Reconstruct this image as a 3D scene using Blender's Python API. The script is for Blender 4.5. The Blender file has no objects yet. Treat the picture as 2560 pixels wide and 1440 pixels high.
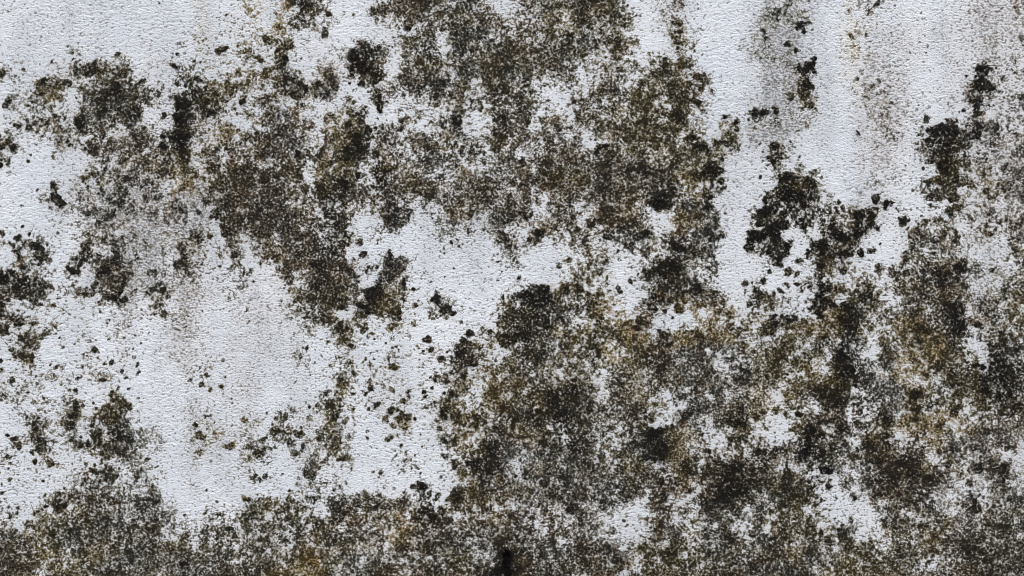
import bpy, math, random
import numpy as np
random.seed(7)
R = math.radians
SC = bpy.context.scene
COL = SC.collection

# ------------------------------------------------------------------ camera, sky, sun, exposure
PX = 0.000625            # metres on the wall for one pixel of the 2560 px wide photograph
CZ = 0.80                # height of the picture's centre above the ground
cam = bpy.data.objects.new('camera', bpy.data.cameras.new('camera'))
COL.objects.link(cam)
CAMD = 1.40
cam.location = (0, -CAMD, CZ)
cam.rotation_euler = (R(90), 0, 0)
cam.data.sensor_width = 36
cam.data.lens = 36 * CAMD / (2560 * PX)
cam.data.clip_start = 0.01
cam.data.clip_end = 500
SC.camera = cam

SUN_EL, SUN_AZ = R(61), R(14)         # diffuse sun high above the wall, a little from the left
w = bpy.data.worlds.new('World'); SC.world = w; w.use_nodes = True
wn = w.node_tree; wn.nodes.clear()
sky = wn.nodes.new('ShaderNodeTexSky'); sky.sky_type = 'NISHITA'; sky.sun_disc = False
sky.sun_elevation = SUN_EL; sky.sun_rotation = R(180) + SUN_AZ
sky.air_density = 1.0; sky.dust_density = 3.0; sky.ozone_density = 1.0
bg = wn.nodes.new('ShaderNodeBackground'); bg.inputs[1].default_value = 0.10
wo = wn.nodes.new('ShaderNodeOutputWorld')
wn.links.new(sky.outputs[0], bg.inputs[0]); wn.links.new(bg.outputs[0], wo.inputs[0])
sl = bpy.data.lights.new('sun', 'SUN'); sl.energy = 1.5; sl.angle = R(12); sl.color = (1, .97, .93)
so = bpy.data.objects.new('sun', sl); COL.objects.link(so)
from mathutils import Vector
sd = Vector((-math.sin(SUN_AZ) * math.cos(SUN_EL), -math.cos(SUN_AZ) * math.cos(SUN_EL), math.sin(SUN_EL)))
so.rotation_euler = sd.to_track_quat('Z', 'Y').to_euler()
so.location = (-1, -3, 4)
vs = SC.view_settings; vs.view_transform = 'Standard'; vs.look = 'None'; vs.gamma = 1; vs.use_curve_mapping = False
vs.exposure = 1.0
SC.cycles.filter_width = 1.0

# ------------------------------------------------------------------ survey of the wall
# how densely mould covers the coat, 0 clean to 9 solid, read every 40 px, twelve tiles of 16 x 12
DENS = [[
"1000000000001114 2257311567777732 3676876213410002 4410124211112324",
"0000100001002122 1444401034766775 3675876302520003 4520132101122323",
"0000100000012225 4631401247737865 6667665401530004 3400242211112323",
"0001311311132425 2731258626777687 7776446423440003 3420233211122324",
"5312567541164326 6762549635776678 7654355445651012 3460122311112534",
"2266467854356645 7575833443666477 6423456675761112 3370034311115832",
"3445268864386634 6454452723454546 5434456776862012 2461023321126435",
"1455486572495524 7762566235338337 7463567677721435 5241013323136244",
"5227454465495456 7763679364556437 6454457776553621 3210023313886545",
"6213154556794466 7775688555566646 4455576777786412 5310013213784345",
"3100244535773666 4673575556667666 5675677778886212 5210012112885445",
"0014134544553677 7774786677777777 6677776787676212 3750012213565446"],[
"0105345645545568 7767765765457775 5577467689777104 6874304311353436",
"0102346435443678 7765773585235777 6457457744665106 7655458142363447",
"1312235333345267 7656772231233236 3856445752666014 8564774134553446",
"4551365733354266 5667672121222113 6334433535877015 8248753145553225",
"2551547844363163 1678864373211112 4003451238855013 5337422255676234",
"8762316734442233 0567861575211111 2114540237853024 1345346466784345",
"6762444626532231 0366665863141102 4875453136763314 3216467267774355",
"6223112233332121 0245537773163115 7874464552425535 4426677555683555",
"5553022311122011 1133454253111345 8774566673466452 6666773568776434",
"3652131210122001 0121353121335644 5776676778675533 4536672677763265",
"3631133210122211 0032242241235636 7766667768673345 6664862546774375",
"4333234100024222 0021242331355436 7665546667775445 6456875443678876"],[
"4321412511001321 0122453334325446 6878745663564545 3468835758565656",
"1333636821112112 1233541445156357 7878655663375755 3667734758465678",
"1454735632114223 2533531145145577 7757654643654762 1367855845643566",
"4463466664113343 4254632131145476 5776654788743353 1486547834544765",
"3253134653113214 4144452113144687 4666665789756646 6787548876454552",
"2323256454111113 3126321312124787 3666656674784787 7567547888644674",
"2132355345101101 1132341222526776 6546665777726888 7852446888434354",
"3236667777312215 5454376555537656 5457664536537877 5841134765537556",
"5255666767623446 5554576456675566 5346652115326446 5743231534536776",
"5666767677545566 5445766546766667 6635663137546636 6764462365458777",
"7666776777766566 6555776667766768 7676766456767766 7776576456667778",
"7767777777777767 7767767777777779 8667766557778777 7756778765467777"]]
rows = [r.replace(' ', '') for band in DENS for r in band]
for i, r in enumerate(rows):
    assert len(r) == 64, (i, len(r))
GRID = np.array([[int(c) for c in r] for r in rows], float) / 9.0

# tone of the growth, read every 80 px
TONE = [[
"nnnnnnyo ykbnbbnb bobonbgg ggygggww",
"nnnnnnoo oowknnnn bnnonogg ggygggnn",
"nonnnkoo bowkbnnn nbnbobgg nkwwgwkn",
"nnnnnkbo bbokbbnb nbbooonn nowwgwkw",
"bnbbbkob bbokbbnb bbboooon nggwkkkw",
"nnbnbyob bbokbbbb bobbnokn kogwkoow"],[
"ggngwwnb bbkbbnbb bbbbkogn knbknonb",
"nnnbgnbb bbkbgggn bbbbnbgk kkkbbbnb",
"knkbgbnk bbbgbggg googknkk nkbbobnn",
"kookbbww bbokongb kkoyknbo nkobbbbo",
"bngwgwww gnooobbo knoybyyo oykoykkn",
"ononggow gnonobbo bnnobbgo ookgyokk"],[
"nnnoggoo gnoooooo oknbogbo obkgokok",
"nnnkggoo nnogonob bknnkobo okkoyywb",
"ononggon nnogggok gnnokobk bknbbbob",
"nobnbgno nnbobkob nbbnbbkk nkgbbwwn",
"nonnbnno nobbybbb bbngognn onggnobn",
"boonnbnn nynnbbnk bnbboonb nnoonbbk"]]
trow = [r.replace(' ', '') for band in TONE for r in band]
PAL = {'n': (.098, .088, .060), 'b': (.098, .079, .052), 'o': (.118, .097, .048), 'y': (.235, .18, .085),
       'k': (.040, .034, .021), 'g': (.115, .114, .110), 'w': (.165, .146, .134)}
TG = np.array([[PAL[c] for c in r] for r in trow], float)

# single colonies: tile -> (x, y, radius, strength) in thirds of a photo pixel; negative strength clears
SP = {
(0,0):[(385,470,10,.9),(330,625,28,.95),(500,640,30,.8),(360,700,50,.6),(1650,395,36,.8),(1700,360,16,.8),(1340,410,12,.9),(1330,500,26,.9),
 (1380,800,70,.98),(1350,900,55,1.),(1375,1040,52,1.),(1380,1180,45,.9),(1340,1130,40,.95),(1230,1080,36,.95),(1805,765,30,.9),(600,915,50,.9),(1000,850,60,.85),
 (230,970,24,.85),(150,940,26,.8),(90,770,26,.75),(95,1120,26,.85),(60,1080,30,.8),(5,1250,22,.95),(220,1215,18,.85),(240,1165,9,.9),(280,1080,8,.9),(700,1120,36,.9),
 (945,1190,14,.95),(790,1265,16,.9),(290,1420,11,.95),(410,1395,32,.8),(400,1170,12,.7),(20,545,24,.8),(180,525,12,.7),(120,560,14,.6),(530,390,16,.6),(510,350,9,.8),(560,470,16,.7),
 (700,510,60,.85),(850,650,60,.95),(950,470,40,.6),(880,410,26,.55),(1080,690,26,.6),(1190,690,22,.7),(1120,800,18,.7),(1220,870,34,.75),(1700,1120,14,.9),(1230,1020,16,.9),
 (40,800,14,.6),(215,800,14,.6),(750,950,34,.7),(1470,580,26,.8),(1580,840,30,.8),(1600,700,36,.7),(1250,1200,50,.7),(1580,1240,40,.8),(1900,1010,30,.8),(1460,460,12,.7),(1510,470,10,.7),
 (1200,20,8,.9),(1780,850,14,.7),(500,1250,20,-.4),(1100,870,40,-.6),(1100,950,50,-.4),(450,850,22,-.6),(850,570,40,-.35),(1600,900,26,-.5),(1750,900,50,-.5),(1000,1200,30,-.4)],
(0,1):[(360,60,42,.95),(270,60,34,.75),(500,60,46,.6),(540,100,24,.7),(740,110,14,.6),(180,205,30,.7),(95,305,28,.8),(520,270,26,.8),(510,215,10,.8),(235,340,50,.65),(215,430,32,.9),
 (155,375,18,.9),(60,525,36,.8),(720,420,44,.95),(700,520,40,.98),(780,490,46,.85),(820,400,44,.7),(790,630,28,.85),(570,600,26,.85),(480,620,26,.95),(510,690,44,.85),(340,620,50,.9),(390,640,34,.9),
 (700,625,9,.95),(530,740,44,.55),(735,680,12,.7),(910,730,24,.85),(930,800,42,.75),(940,835,24,.9),(730,780,18,.7),(1515,920,44,1.),(1525,800,26,.6),(1090,900,22,.8),(1080,965,24,.8),(1410,930,10,.9),
 (690,920,36,.95),(840,965,26,.9),(760,1040,56,1.),(690,1110,42,.97),(700,1180,40,.95),(855,980,20,.7),(1040,1040,50,.6),(900,1130,30,.7),(390,1140,32,.85),(300,1165,22,.95),(570,1220,20,.85),(640,1380,55,.97),(760,1310,22,.9),
 (520,920,22,.7),(590,920,40,.6),(600,1130,30,.65),(490,1270,40,.5),(1870,880,50,.85),(1850,1020,40,.75),(1330,1150,14,.8),(1555,1130,26,.75),(1350,790,26,.6),(1130,170,36,.85),(1180,600,26,.6),(1800,120,40,.5),
 (1350,260,50,-.6),(400,500,60,-.25),(1560,680,40,-.5),(1760,240,40,-.4),(400,740,34,-.3),(430,1010,60,-.3),(200,730,40,-.4),(800,700,70,-.4),(1600,980,60,-.4),(1750,1140,36,-.4),(870,1200,50,-.4),(1000,1200,50,-.4)],
(0,2):[(1250,20,46,.6),(1220,290,40,.55),(1240,350,18,.6),(1250,140,36,.5),(1310,440,34,.7),(1290,490,20,.8),(1165,445,20,.65),(1100,535,20,.85),(1370,345,10,.8),(760,655,28,.75),(540,410,18,.8),
 (1240,700,60,.8),(1030,400,14,.5),(1590,880,22,.9),(1685,905,30,.9),(1690,960,18,.85),(1830,840,34,.95),(1880,850,26,.95),(1780,845,14,.8),(1775,900,9,.9),(1880,240,24,.85),(1890,300,26,.8),(1915,1190,18,.95),(1875,1140,12,.8),
 (1240,840,26,.85),(1260,900,36,.9),(1390,770,26,.8),(1080,815,18,.9),(1340,1040,40,.95),(1400,1090,50,.95),(1460,1110,30,.9),(1580,1040,40,.85),(1670,1080,60,.5),(1640,1020,26,.8),(1575,1195,18,.9),(1500,1260,80,.9),(1400,1300,50,.9),
 (650,1110,40,.9),(700,1100,20,.9),(640,1150,20,.9),(1850,1330,16,.8),(1560,1350,26,.8),(650,60,60,.6),(560,30,40,.75),(650,110,34,.7),(420,300,40,.8),(60,850,70,.7),(110,900,30,.8),
 (170,860,22,-.6),(320,600,70,-.4),(540,980,40,-.6),(560,1060,40,-.5),(900,400,50,-.4),(560,560,50,-.3),(850,790,24,-.5),(880,710,20,-.5),(90,1130,50,-.3),(320,960,40,-.3),(1110,880,30,-.3),(1100,480,24,-.4)],
(0,3):[(215,205,34,.9),(280,170,18,.85),(320,228,10,.95),(255,250,16,.85),(145,340,24,.8),(200,388,16,.9),(330,440,24,1.),(320,488,20,1.),(270,510,44,.95),(345,550,15,1.),(230,490,22,.9),(290,650,40,1.),(325,660,24,.95),
 (265,735,28,.85),(170,740,24,.8),(310,800,24,.6),(348,827,10,.95),(270,800,9,.7),(45,830,30,.95),(45,1085,28,.95),(75,1170,18,.7),(10,1190,14,.9),(25,1235,28,.9),(232,1190,9,.8),(810,40,26,.75),(850,20,9,.8),(660,595,14,.8),(815,597,20,.7),
 (665,378,9,.8),(630,695,10,.7),(1170,900,24,.75),(1190,885,12,.8),(1145,960,13,.95),(1440,840,18,.85),(1410,850,10,.8),(1470,570,8,.9),(1565,520,18,.95),(1600,540,30,.9),(1600,545,9,-.9),(1560,640,62,.95),(1640,650,40,.8),(1550,760,26,.9),(1540,820,24,.9),
 (1540,860,10,.9),(1250,970,60,.95),(1330,960,60,.95),(1300,1040,80,.85),(1340,1080,70,.85),(1270,1130,60,.85),(1330,1190,70,.9),(1310,1250,60,.95),(1380,1240,40,.8),(1190,980,18,.9),(1180,1050,16,.8),(1540,980,50,.85),(1460,1000,40,.7),(1560,1010,30,.7),
 (1685,965,24,.7),(1755,1265,26,.75),(1705,1310,16,.7),(1360,1380,70,.75),(1400,1340,30,.85),(1450,1370,30,.7),(1880,290,26,.6),(1890,720,30,.7),(1880,1310,26,.7),(1150,1265,12,.8),(1210,1340,34,.5),
 (130,1340,50,.95),(160,1400,70,.85),(280,1360,24,.9),(310,1410,40,.9),(90,1410,30,.8),(1850,90,16,.6),(1840,60,30,.4),(610,90,16,.5),(615,270,26,.5),(460,1395,7,.8),(1650,1430,30,.8),(1120,1020,8,.9),(1310,900,8,.9)],
(1,0):[(430,40,46,.8),(470,80,24,.8),(170,100,12,.8),(175,265,16,.85),(235,325,12,.85),(110,76,6,.9),(150,345,24,.85),(110,400,30,.8),(285,405,34,.85),(200,375,16,.7),(155,480,34,.85),(205,550,34,.8),(335,465,9,.8),(25,320,22,.7),(60,270,7,.7),
 (80,590,60,.85),(20,640,40,.9),(170,680,60,.75),(60,740,40,.7),(150,780,44,.75),(320,720,30,.7),(290,790,20,.6),(20,850,40,.8),(250,880,12,.85),(340,870,8,.8),(430,307,12,.9),(645,385,34,.9),(690,375,16,.85),(570,480,30,.8),(630,500,26,.8),
 (565,590,40,.9),(515,560,12,.8),(600,550,12,.8),(735,220,34,.85),(840,400,50,.75),(850,480,50,.85),(790,590,60,.9),(870,560,50,.7),(940,640,24,.8),(930,690,26,.7),(900,660,40,.6),(855,790,32,.8),(840,715,20,.7),(900,100,36,.7),
 (1190,690,24,.8),(1150,740,44,.75),(1240,740,36,.8),(1265,780,20,.7),(1200,830,20,.5),(1230,905,26,.6),(1165,912,16,.7),(1190,740,30,.7),(1070,880,12,.6),(1520,895,9,.7),(1370,480,34,.7),(1330,560,30,.7),(1460,310,46,.75),(1490,350,26,.85),
 (1480,140,30,.8),(1630,160,34,.9),(1700,290,60,.8),(1770,500,40,.8),(1700,60,50,.8),(1720,110,30,.9),(1640,560,16,.6),(1890,580,20,.6),(1895,670,9,.85),(1860,870,9,.5),(1580,30,50,.65),(1580,230,40,-.6),(1760,130,30,-.5),
 (390,845,20,.6),(700,770,24,.55),(590,760,20,.5),(30,1030,40,.8),(140,980,22,.7),(200,1060,40,.75),(140,1090,40,.75),(330,1060,30,.6),(240,1120,30,.6),(140,1240,44,.8),(80,1180,24,.75),(250,1235,16,.8),(10,1275,14,.9),(90,1410,36,.85),(10,1340,20,.7),
 (430,1310,16,.75),(380,1300,9,.6),(120,1360,9,.7),(190,1340,8,.8),(715,1180,22,.85),(680,1115,12,.6),(735,1235,12,.8),(655,1225,10,.8),(825,1265,20,.85),(785,1275,12,.8),(620,1305,12,.85),(610,1395,24,.85),(575,1400,10,.6),(765,1405,22,.85),(915,1340,14,.8),
 (755,900,9,.6),(825,1105,7,.7),(630,1060,6,.8),(1680,1255,14,.75),(1405,1360,7,.9),(1430,1330,7,.9),(1455,1355,7,.9),(1540,1380,18,.6),(1420,1410,14,.6),(1500,1400,14,.5),(1690,1385,10,.7),(1310,1020,14,.5),(1650,885,6,.8)],
(1,1):[(1010,445,14,.9),(1010,465,20,.9),(845,560,22,.6),(825,600,16,.6),(900,570,10,.95),(1020,550,50,.85),(980,620,60,.75),(1060,590,30,.8),(1100,700,30,.95),(1110,660,16,.85),(1185,740,16,.95),(1220,825,14,.95),(1190,862,18,.7),(890,740,54,.97),(860,800,40,.9),(890,850,40,.9),
 (790,840,44,.98),(830,890,30,.9),(780,920,30,.7),(1030,850,70,.7),(1040,760,50,.6),(1080,890,30,.8),(970,900,26,.7),(1000,960,28,.6),(1000,1020,34,.6),(1050,1000,24,.55),(820,1010,30,.5),(800,1050,14,.6),(880,1060,14,.6),(840,1090,10,.7),(910,1085,9,.8),(725,950,12,.6),
 (1355,815,36,.9),(1375,860,34,.85),(1395,900,34,.85),(1440,885,24,.6),(1485,915,20,.8),(1350,760,16,.6),(1180,990,24,.55),(1215,995,10,.6),(1540,970,12,.6),(1305,1100,22,.8),(1330,1160,24,.8),(1370,1130,9,.7),(1400,1230,28,.6),(970,1140,14,.7),(710,1160,24,.9),(660,1110,14,.6),
 (685,1015,12,.85),(630,1010,36,.8),(640,1090,30,.7),(620,1120,14,.6),(540,1120,14,.7),(530,940,36,.7),(595,950,20,.6),(1480,570,8,.8),(1630,660,10,.8),(1420,635,6,.8),(1465,380,14,.7),(1820,665,8,.8),(185,825,8,.6),(440,940,26,.5),(790,460,30,.9),(790,350,40,.85),(690,580,30,.85),
 (990,150,70,.8),(1050,230,12,.8),(1590,190,30,.8),(1140,190,20,.7),(1480,150,20,.7),(1870,200,50,.8),(1890,340,20,.95),(1915,400,14,.8),(1810,355,14,.5),(620,830,46,.85),(600,700,50,.8),(480,560,60,.85),(1600,1050,24,.9),(1670,1050,40,.55),(1750,1040,14,.8),(1560,1100,40,.8),
 (1530,1190,60,.85),(1600,1260,50,.85),(1650,1280,24,.85),(1620,1160,40,.6),(1755,1145,22,.85),(1435,1190,9,.8),(1400,1230,14,.9),(1265,1190,9,.9),(1070,1197,8,.8),(1155,1083,8,.8),(885,1250,8,.8),(855,1295,11,.9),(730,1365,9,.7),(300,1420,9,.8),(1015,1310,36,.65),(1000,1290,14,.7),
 (1555,1380,30,.85),(1460,1350,12,.8),(1340,1410,28,.75),(1430,1410,24,.7),(1310,1385,9,.9),(850,1420,24,.7),(640,1400,20,.8),(700,1290,16,.6),(560,1310,10,.6),(490,1230,8,.6),(1860,780,9,.5),(1850,800,20,.5),(1810,1000,12,.85),(1870,950,50,.75),(1870,1080,60,.8),(1500,1420,12,.7),
 (460,130,50,-.5),(430,80,26,-.5),(640,340,26,-.5),(60,150,24,-.5),(550,220,24,-.4),(440,480,40,-.3),(860,540,30,-.2),(680,1370,10,.6),(905,1190,8,.7),(980,1185,7,.7)],
(1,2):[(190,310,56,.95),(110,175,34,.85),(600,225,40,.85),(720,335,22,.8),(990,300,36,.95),(940,320,50,.85),(780,210,50,.6),(870,70,60,.6),(1140,100,60,1.),(1110,30,50,.95),(1130,60,30,.95),(1270,220,60,.5),(1480,120,40,.9),(1510,60,30,.85),(1500,340,36,.8),(1510,470,30,.8),(1605,155,14,.8),
 (360,560,20,.75),(435,520,22,.55),(690,520,40,.55),(660,600,24,.5),(600,680,26,.6),(800,725,22,.75),(890,660,20,.75),(1010,640,8,.8),(980,650,12,.5),(990,820,18,.7),(1085,877,12,.9),(1145,890,15,.95),(1140,975,9,.9),(1205,940,12,.85),(1250,870,36,.9),(1225,540,9,.6),
 (1130,580,50,.97),(1210,560,60,.97),(1230,420,50,.97),(1330,430,60,.8),(1110,510,24,.8),(1150,540,36,.95),(1370,680,26,.8),(1280,660,36,.85),(1240,750,40,.75),(1365,740,38,.85),(1140,790,34,.97),(1190,820,24,.9),(1130,700,34,.7),(1230,610,30,.9),(1500,760,24,.75),(1580,820,30,.8),(1550,880,34,.65),
 (60,655,22,.85),(230,740,60,.97),(170,700,30,.7),(270,790,50,.9),(400,730,40,.85),(200,820,50,.9),(130,780,60,.8),(700,840,40,.6),(600,830,30,.7),(960,950,50,.85),(940,1030,34,.9),(870,980,30,.7),(800,900,50,.5),(1140,1070,50,.85),(1170,1130,40,.9),(1380,1070,50,.95),(1400,1140,40,.85),(1340,1030,16,.95),
 (1430,960,50,.5),(1110,1230,40,.95),(1000,1210,30,.85),(1880,670,30,.75),(1750,690,24,.75),(1830,760,34,.75),(1780,830,30,.7),(1820,900,50,.6),(1890,50,30,.7),(1890,130,50,1.),(1820,180,16,.8),(1870,240,40,.8),(1810,320,56,.97),(1870,330,50,.97),(1790,400,40,.85),(1730,600,8,.9),(1780,520,9,.8),(1870,170,16,.9),
 (1710,1320,14,.8),(1690,1040,30,.5),(1590,1100,30,.5),(210,1230,30,.4),(1160,1420,20,.7),(1330,250,16,.7),(1280,300,40,.6),
 (1090,170,34,-.6),(1100,300,44,-.6),(1090,400,30,-.5),(590,170,50,-.4),(280,430,70,-.3),(760,560,60,-.5),(1290,390,26,-.7),(1230,350,26,-.5),(1320,310,14,-.7),(1170,790,14,-.6),(750,1150,30,-.5),(1300,920,60,-.4),(520,60,40,-.4),(930,50,30,-.4),(80,1140,50,-.4),(1010,1290,26,.6),(470,960,50,-.3),
 (1550,1250,80,-.3),(620,1400,50,-.4),(1120,960,60,-.5),(880,850,50,-.4),(1440,70,30,-.3)],
(1,3):[(150,40,50,.9),(230,40,50,.98),(60,110,50,.85),(130,180,50,.8),(120,260,50,.85),(30,300,50,.9),(10,130,30,.95),(280,90,40,.8),(370,110,40,.65),(530,75,20,.85),(560,130,14,.7),(520,155,16,.75),(690,190,44,.9),(775,180,42,.98),(680,270,46,.95),(790,230,26,.9),(790,60,34,.75),(800,110,24,.7),
 (830,270,24,.75),(735,290,16,.7),(885,100,26,.9),(925,90,18,.85),(960,120,9,.7),(1020,235,36,.98),(1055,222,14,.85),(1050,280,14,.75),(1155,178,9,.9),(1230,95,20,.5),(1280,50,22,.65),(1390,40,34,.75),(1360,130,40,.85),(1420,110,26,.65),(1270,235,34,.75),(1300,210,16,.7),(1190,240,30,.6),(1200,260,16,-.5),
 (1140,320,30,.7),(1320,340,36,.75),(1320,430,30,.65),(1410,350,14,.8),(1245,460,16,.85),(1645,315,28,.65),(1730,220,24,.6),(1680,30,40,.6),(1500,30,12,.6),(500,245,26,.9),(560,300,44,.98),(510,290,34,.9),(600,320,30,.9),(585,435,56,.95),(710,455,34,.9),(800,440,26,.55),(770,450,12,.6),(580,570,30,.85),
 (370,385,40,.97),(430,360,36,.9),(410,420,36,.97),(460,460,30,.9),(300,450,34,.8),(395,540,40,.97),(470,605,14,.9),(240,520,34,.5),(90,525,40,.95),(80,460,60,.85),(110,420,40,.85),(40,390,50,.85),(30,460,40,.8),(60,500,40,.8),(15,600,22,.7),(240,680,24,.9),(165,695,26,.65),(100,745,30,.65),(30,770,20,.55),
 (170,590,26,.6),(225,605,18,.5),(845,385,10,.8),(275,240,34,.8),(390,720,34,.85),(460,725,30,.85),(515,708,18,.8),(390,780,30,.85),(430,830,60,.9),(500,840,36,.9),(390,920,24,.97),(150,815,10,.8),(690,680,20,.6),(750,650,26,.6),(740,750,60,.8),(1090,420,30,.6),(1030,440,30,.7),(1040,500,40,.7),(1000,550,40,.6),
 (1330,650,60,.97),(1280,640,40,.85),(1200,570,40,.75),(1270,600,26,.85),(1440,580,50,.9),(1470,540,26,.7),(1180,740,50,.65),(1290,730,40,.85),(970,710,50,.6),(840,580,30,.7),(1050,600,30,.7),(950,590,60,.7),(1400,900,70,.95),(1360,860,40,.85),(1450,1000,60,.9),(1590,990,26,.85),(1530,960,30,.6),
 (1680,590,20,.7),(1860,440,30,.7),(1780,730,40,.55),(1650,730,40,.4),(1830,650,40,.55),(1700,820,40,.6),(1770,1130,28,.85),(1850,1190,30,.8),(1720,1240,34,.75),(1560,1290,34,.97),(1600,1300,26,.95),(1680,1290,40,.85),(1750,1310,50,.85),(1700,1340,50,.8),(600,860,60,.95),(640,960,60,.85),(560,960,50,.9),(620,1060,40,.85),
 (40,920,24,.95),(150,960,34,.95),(210,940,24,.9),(280,990,40,.8),(110,935,20,.9),(60,980,24,.9),(30,1055,20,.85),(180,1100,26,.7),(130,1150,30,.7),(120,1240,30,.85),(400,1200,40,.8),(330,1130,40,-.6),(550,1110,36,-.7),(490,1230,30,-.5),(560,1240,60,.9),(560,1340,70,.95),(1120,1030,60,.95),(1090,930,50,.85),(1120,1100,40,.9),
 (1100,1250,40,.8),(1280,1280,50,.9),(1300,1200,50,.85),(500,920,30,.4),(1155,1310,26,-.6),(1155,1310,9,.6),(1220,1310,16,.9),(820,1170,50,-.5),(830,720,40,-.6),(820,640,16,-.7),(850,790,26,-.6),(880,850,40,-.5),(800,970,40,-.3),(1120,650,44,-.4),(90,1070,50,-.5),(380,1290,50,-.4),(230,1180,50,-.5),(240,1350,40,-.5),
 (300,870,60,-.5),(200,420,60,-.5),(1400,770,34,-.4),(1370,570,24,-.3),(1600,1100,70,-.4),(1600,1180,60,-.4),(820,1260,34,-.4),(1520,1140,40,-.3),(1140,1370,34,-.4),(930,640,16,.6)],
(2,0):[(560,140,30,.75),(555,210,36,.9),(545,280,28,.85),(570,40,18,.75),(620,150,14,.5),(850,50,14,.8),(850,90,34,.7),(800,150,50,.75),(880,160,60,.75),(850,220,56,.7),(930,180,24,.7),(900,260,40,.65),(810,270,30,.65),(720,170,12,.9),(700,140,8,.8),(700,290,24,.75),(5,105,22,.75),(265,125,22,.6),(215,60,9,.8),(260,45,9,.7),
 (165,180,7,.9),(165,130,8,.7),(195,255,16,.7),(240,265,20,.75),(290,260,10,.7),(255,335,24,.95),(235,410,18,.95),(290,410,24,.9),(265,490,34,.8),(225,515,18,.8),(350,290,34,.55),(350,290,14,-.4),(60,375,14,.9),(90,400,26,.75),(130,465,22,.75),(150,475,10,.7),(50,540,16,.75),(100,450,14,.6),(475,300,14,.7),
 (410,425,20,.4),(375,490,14,.85),(380,590,24,.7),(240,575,20,.85),(430,598,10,.6),(180,635,10,.85),(140,605,8,.85),(60,630,9,.7),(75,705,20,.65),(10,750,12,.85),(10,820,12,.85),(325,720,16,.8),(270,715,8,.8),(370,690,7,.8),(620,435,18,.97),(670,440,24,.95),(735,385,36,.8),(765,440,20,.8),(770,520,16,.7),(765,570,12,.6),
 (560,400,24,.7),(620,380,14,.6),(900,400,36,.9),(960,410,40,.9),(980,440,26,.85),(890,490,26,.85),(940,500,40,.8),(965,545,20,.75),(860,360,40,.7),(1050,430,50,.5),(1080,480,40,.5),(640,605,16,.65),(690,650,34,.65),(710,600,12,.8),(750,660,40,.6),(740,730,30,.6),(830,725,26,.6),(880,690,10,.9),(700,790,30,.5),(625,755,22,.65),
 (340,825,20,.6),(440,820,26,.5),(480,780,12,.6),(300,850,12,.7),(1140,790,34,.65),(1120,570,20,.65),(1000,650,40,.5),(1080,860,40,.75),(1160,870,36,.75),(1020,870,24,.75),(470,930,50,.85),(440,920,24,.8),(450,970,34,.7),(350,925,12,.8),(220,1040,36,.6),(130,930,14,.7),(70,920,9,.7),(20,940,12,.7),(120,970,14,.8),(70,1000,16,.7),
 (1470,305,20,.85),(1500,370,26,.65),(1520,390,16,.6),(1460,335,10,.7),(1740,465,26,.65),(1700,470,12,.6),(1560,50,30,.55),(1500,10,16,.7),(1660,10,20,.7),(1730,100,14,.4),(1830,270,20,.6),(1610,360,20,.45),(1500,500,26,.45),(1590,580,14,.5),(1890,480,30,.6),(1880,560,20,.6),(1900,700,20,.5),(1835,840,26,.7),(1865,860,20,.8),
 (1830,920,40,.6),(1830,1040,40,.65),(1530,970,40,.5),(1650,985,26,.55),(1720,1085,16,.97),(1630,1160,14,.9),(1260,1230,40,.8),(1380,1340,26,.85),(1380,990,14,.6),(650,1180,50,.7),(450,1180,60,.65),(970,1120,20,.7),(780,950,24,-.5),(140,1070,30,-.5),(1430,1080,26,-.5),(1310,1190,40,-.5),(850,1120,40,-.3),(900,560,40,-.3),
 (1740,100,8,.6),(1040,100,9,.6),(1050,265,16,.4),(640,250,26,.4),(510,700,8,.4)],
(2,1):[(725,72,13,.95),(728,182,10,.95),(405,170,14,.9),(375,140,8,.8),(460,155,9,.8),(525,70,24,.8),(540,150,26,.8),(620,90,40,.65),(610,20,20,.6),(580,230,22,.85),(530,180,14,.8),(860,25,30,.7),(820,70,16,.85),(850,125,10,.7),(912,140,26,.85),(850,180,14,.7),(1020,40,30,.5),(1145,65,16,.75),(1120,120,34,.8),(1160,100,20,.7),
 (1020,180,26,.75),(1010,210,20,.6),(980,265,30,.55),(1030,300,20,.5),(1110,220,44,.8),(1145,260,34,.75),(1140,330,18,.65),(1085,260,26,.7),(1200,265,13,.95),(1275,55,16,1.),(1280,95,16,1.),(1330,35,14,.95),(1412,70,14,.95),(1475,65,18,.95),(1530,20,44,.6),(1530,80,20,.6),(1440,130,30,.75),(1410,200,26,1.),(1430,190,30,.95),(1410,250,22,.97),
 (1470,160,30,.7),(1500,150,26,.6),(1490,240,26,.5),(1355,285,12,.8),(1375,320,14,.8),(1390,345,10,.85),(1400,310,10,.7),(1510,310,30,.45),(1500,370,50,.5),(1520,420,20,.5),(1425,420,20,.95),(1425,545,30,.75),(1505,605,36,.8),(1500,590,20,.85),(1560,680,30,.6),(1060,382,11,.95),(1092,460,12,.8),(990,405,34,.5),(835,405,16,.75),(830,355,10,.45),
 (280,210,26,.45),(150,260,14,.8),(80,225,11,.8),(125,320,26,.7),(180,340,24,.75),(240,325,10,.85),(148,380,13,.9),(210,378,8,.85),(75,395,22,.85),(50,420,14,.8),(20,510,26,.6),(330,395,34,.7),(310,375,16,.7),(480,380,22,.8),(460,410,18,.8),(560,370,46,.65),(560,400,40,.65),(560,290,34,.5),(600,430,26,.6),(340,330,14,.5),
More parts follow.
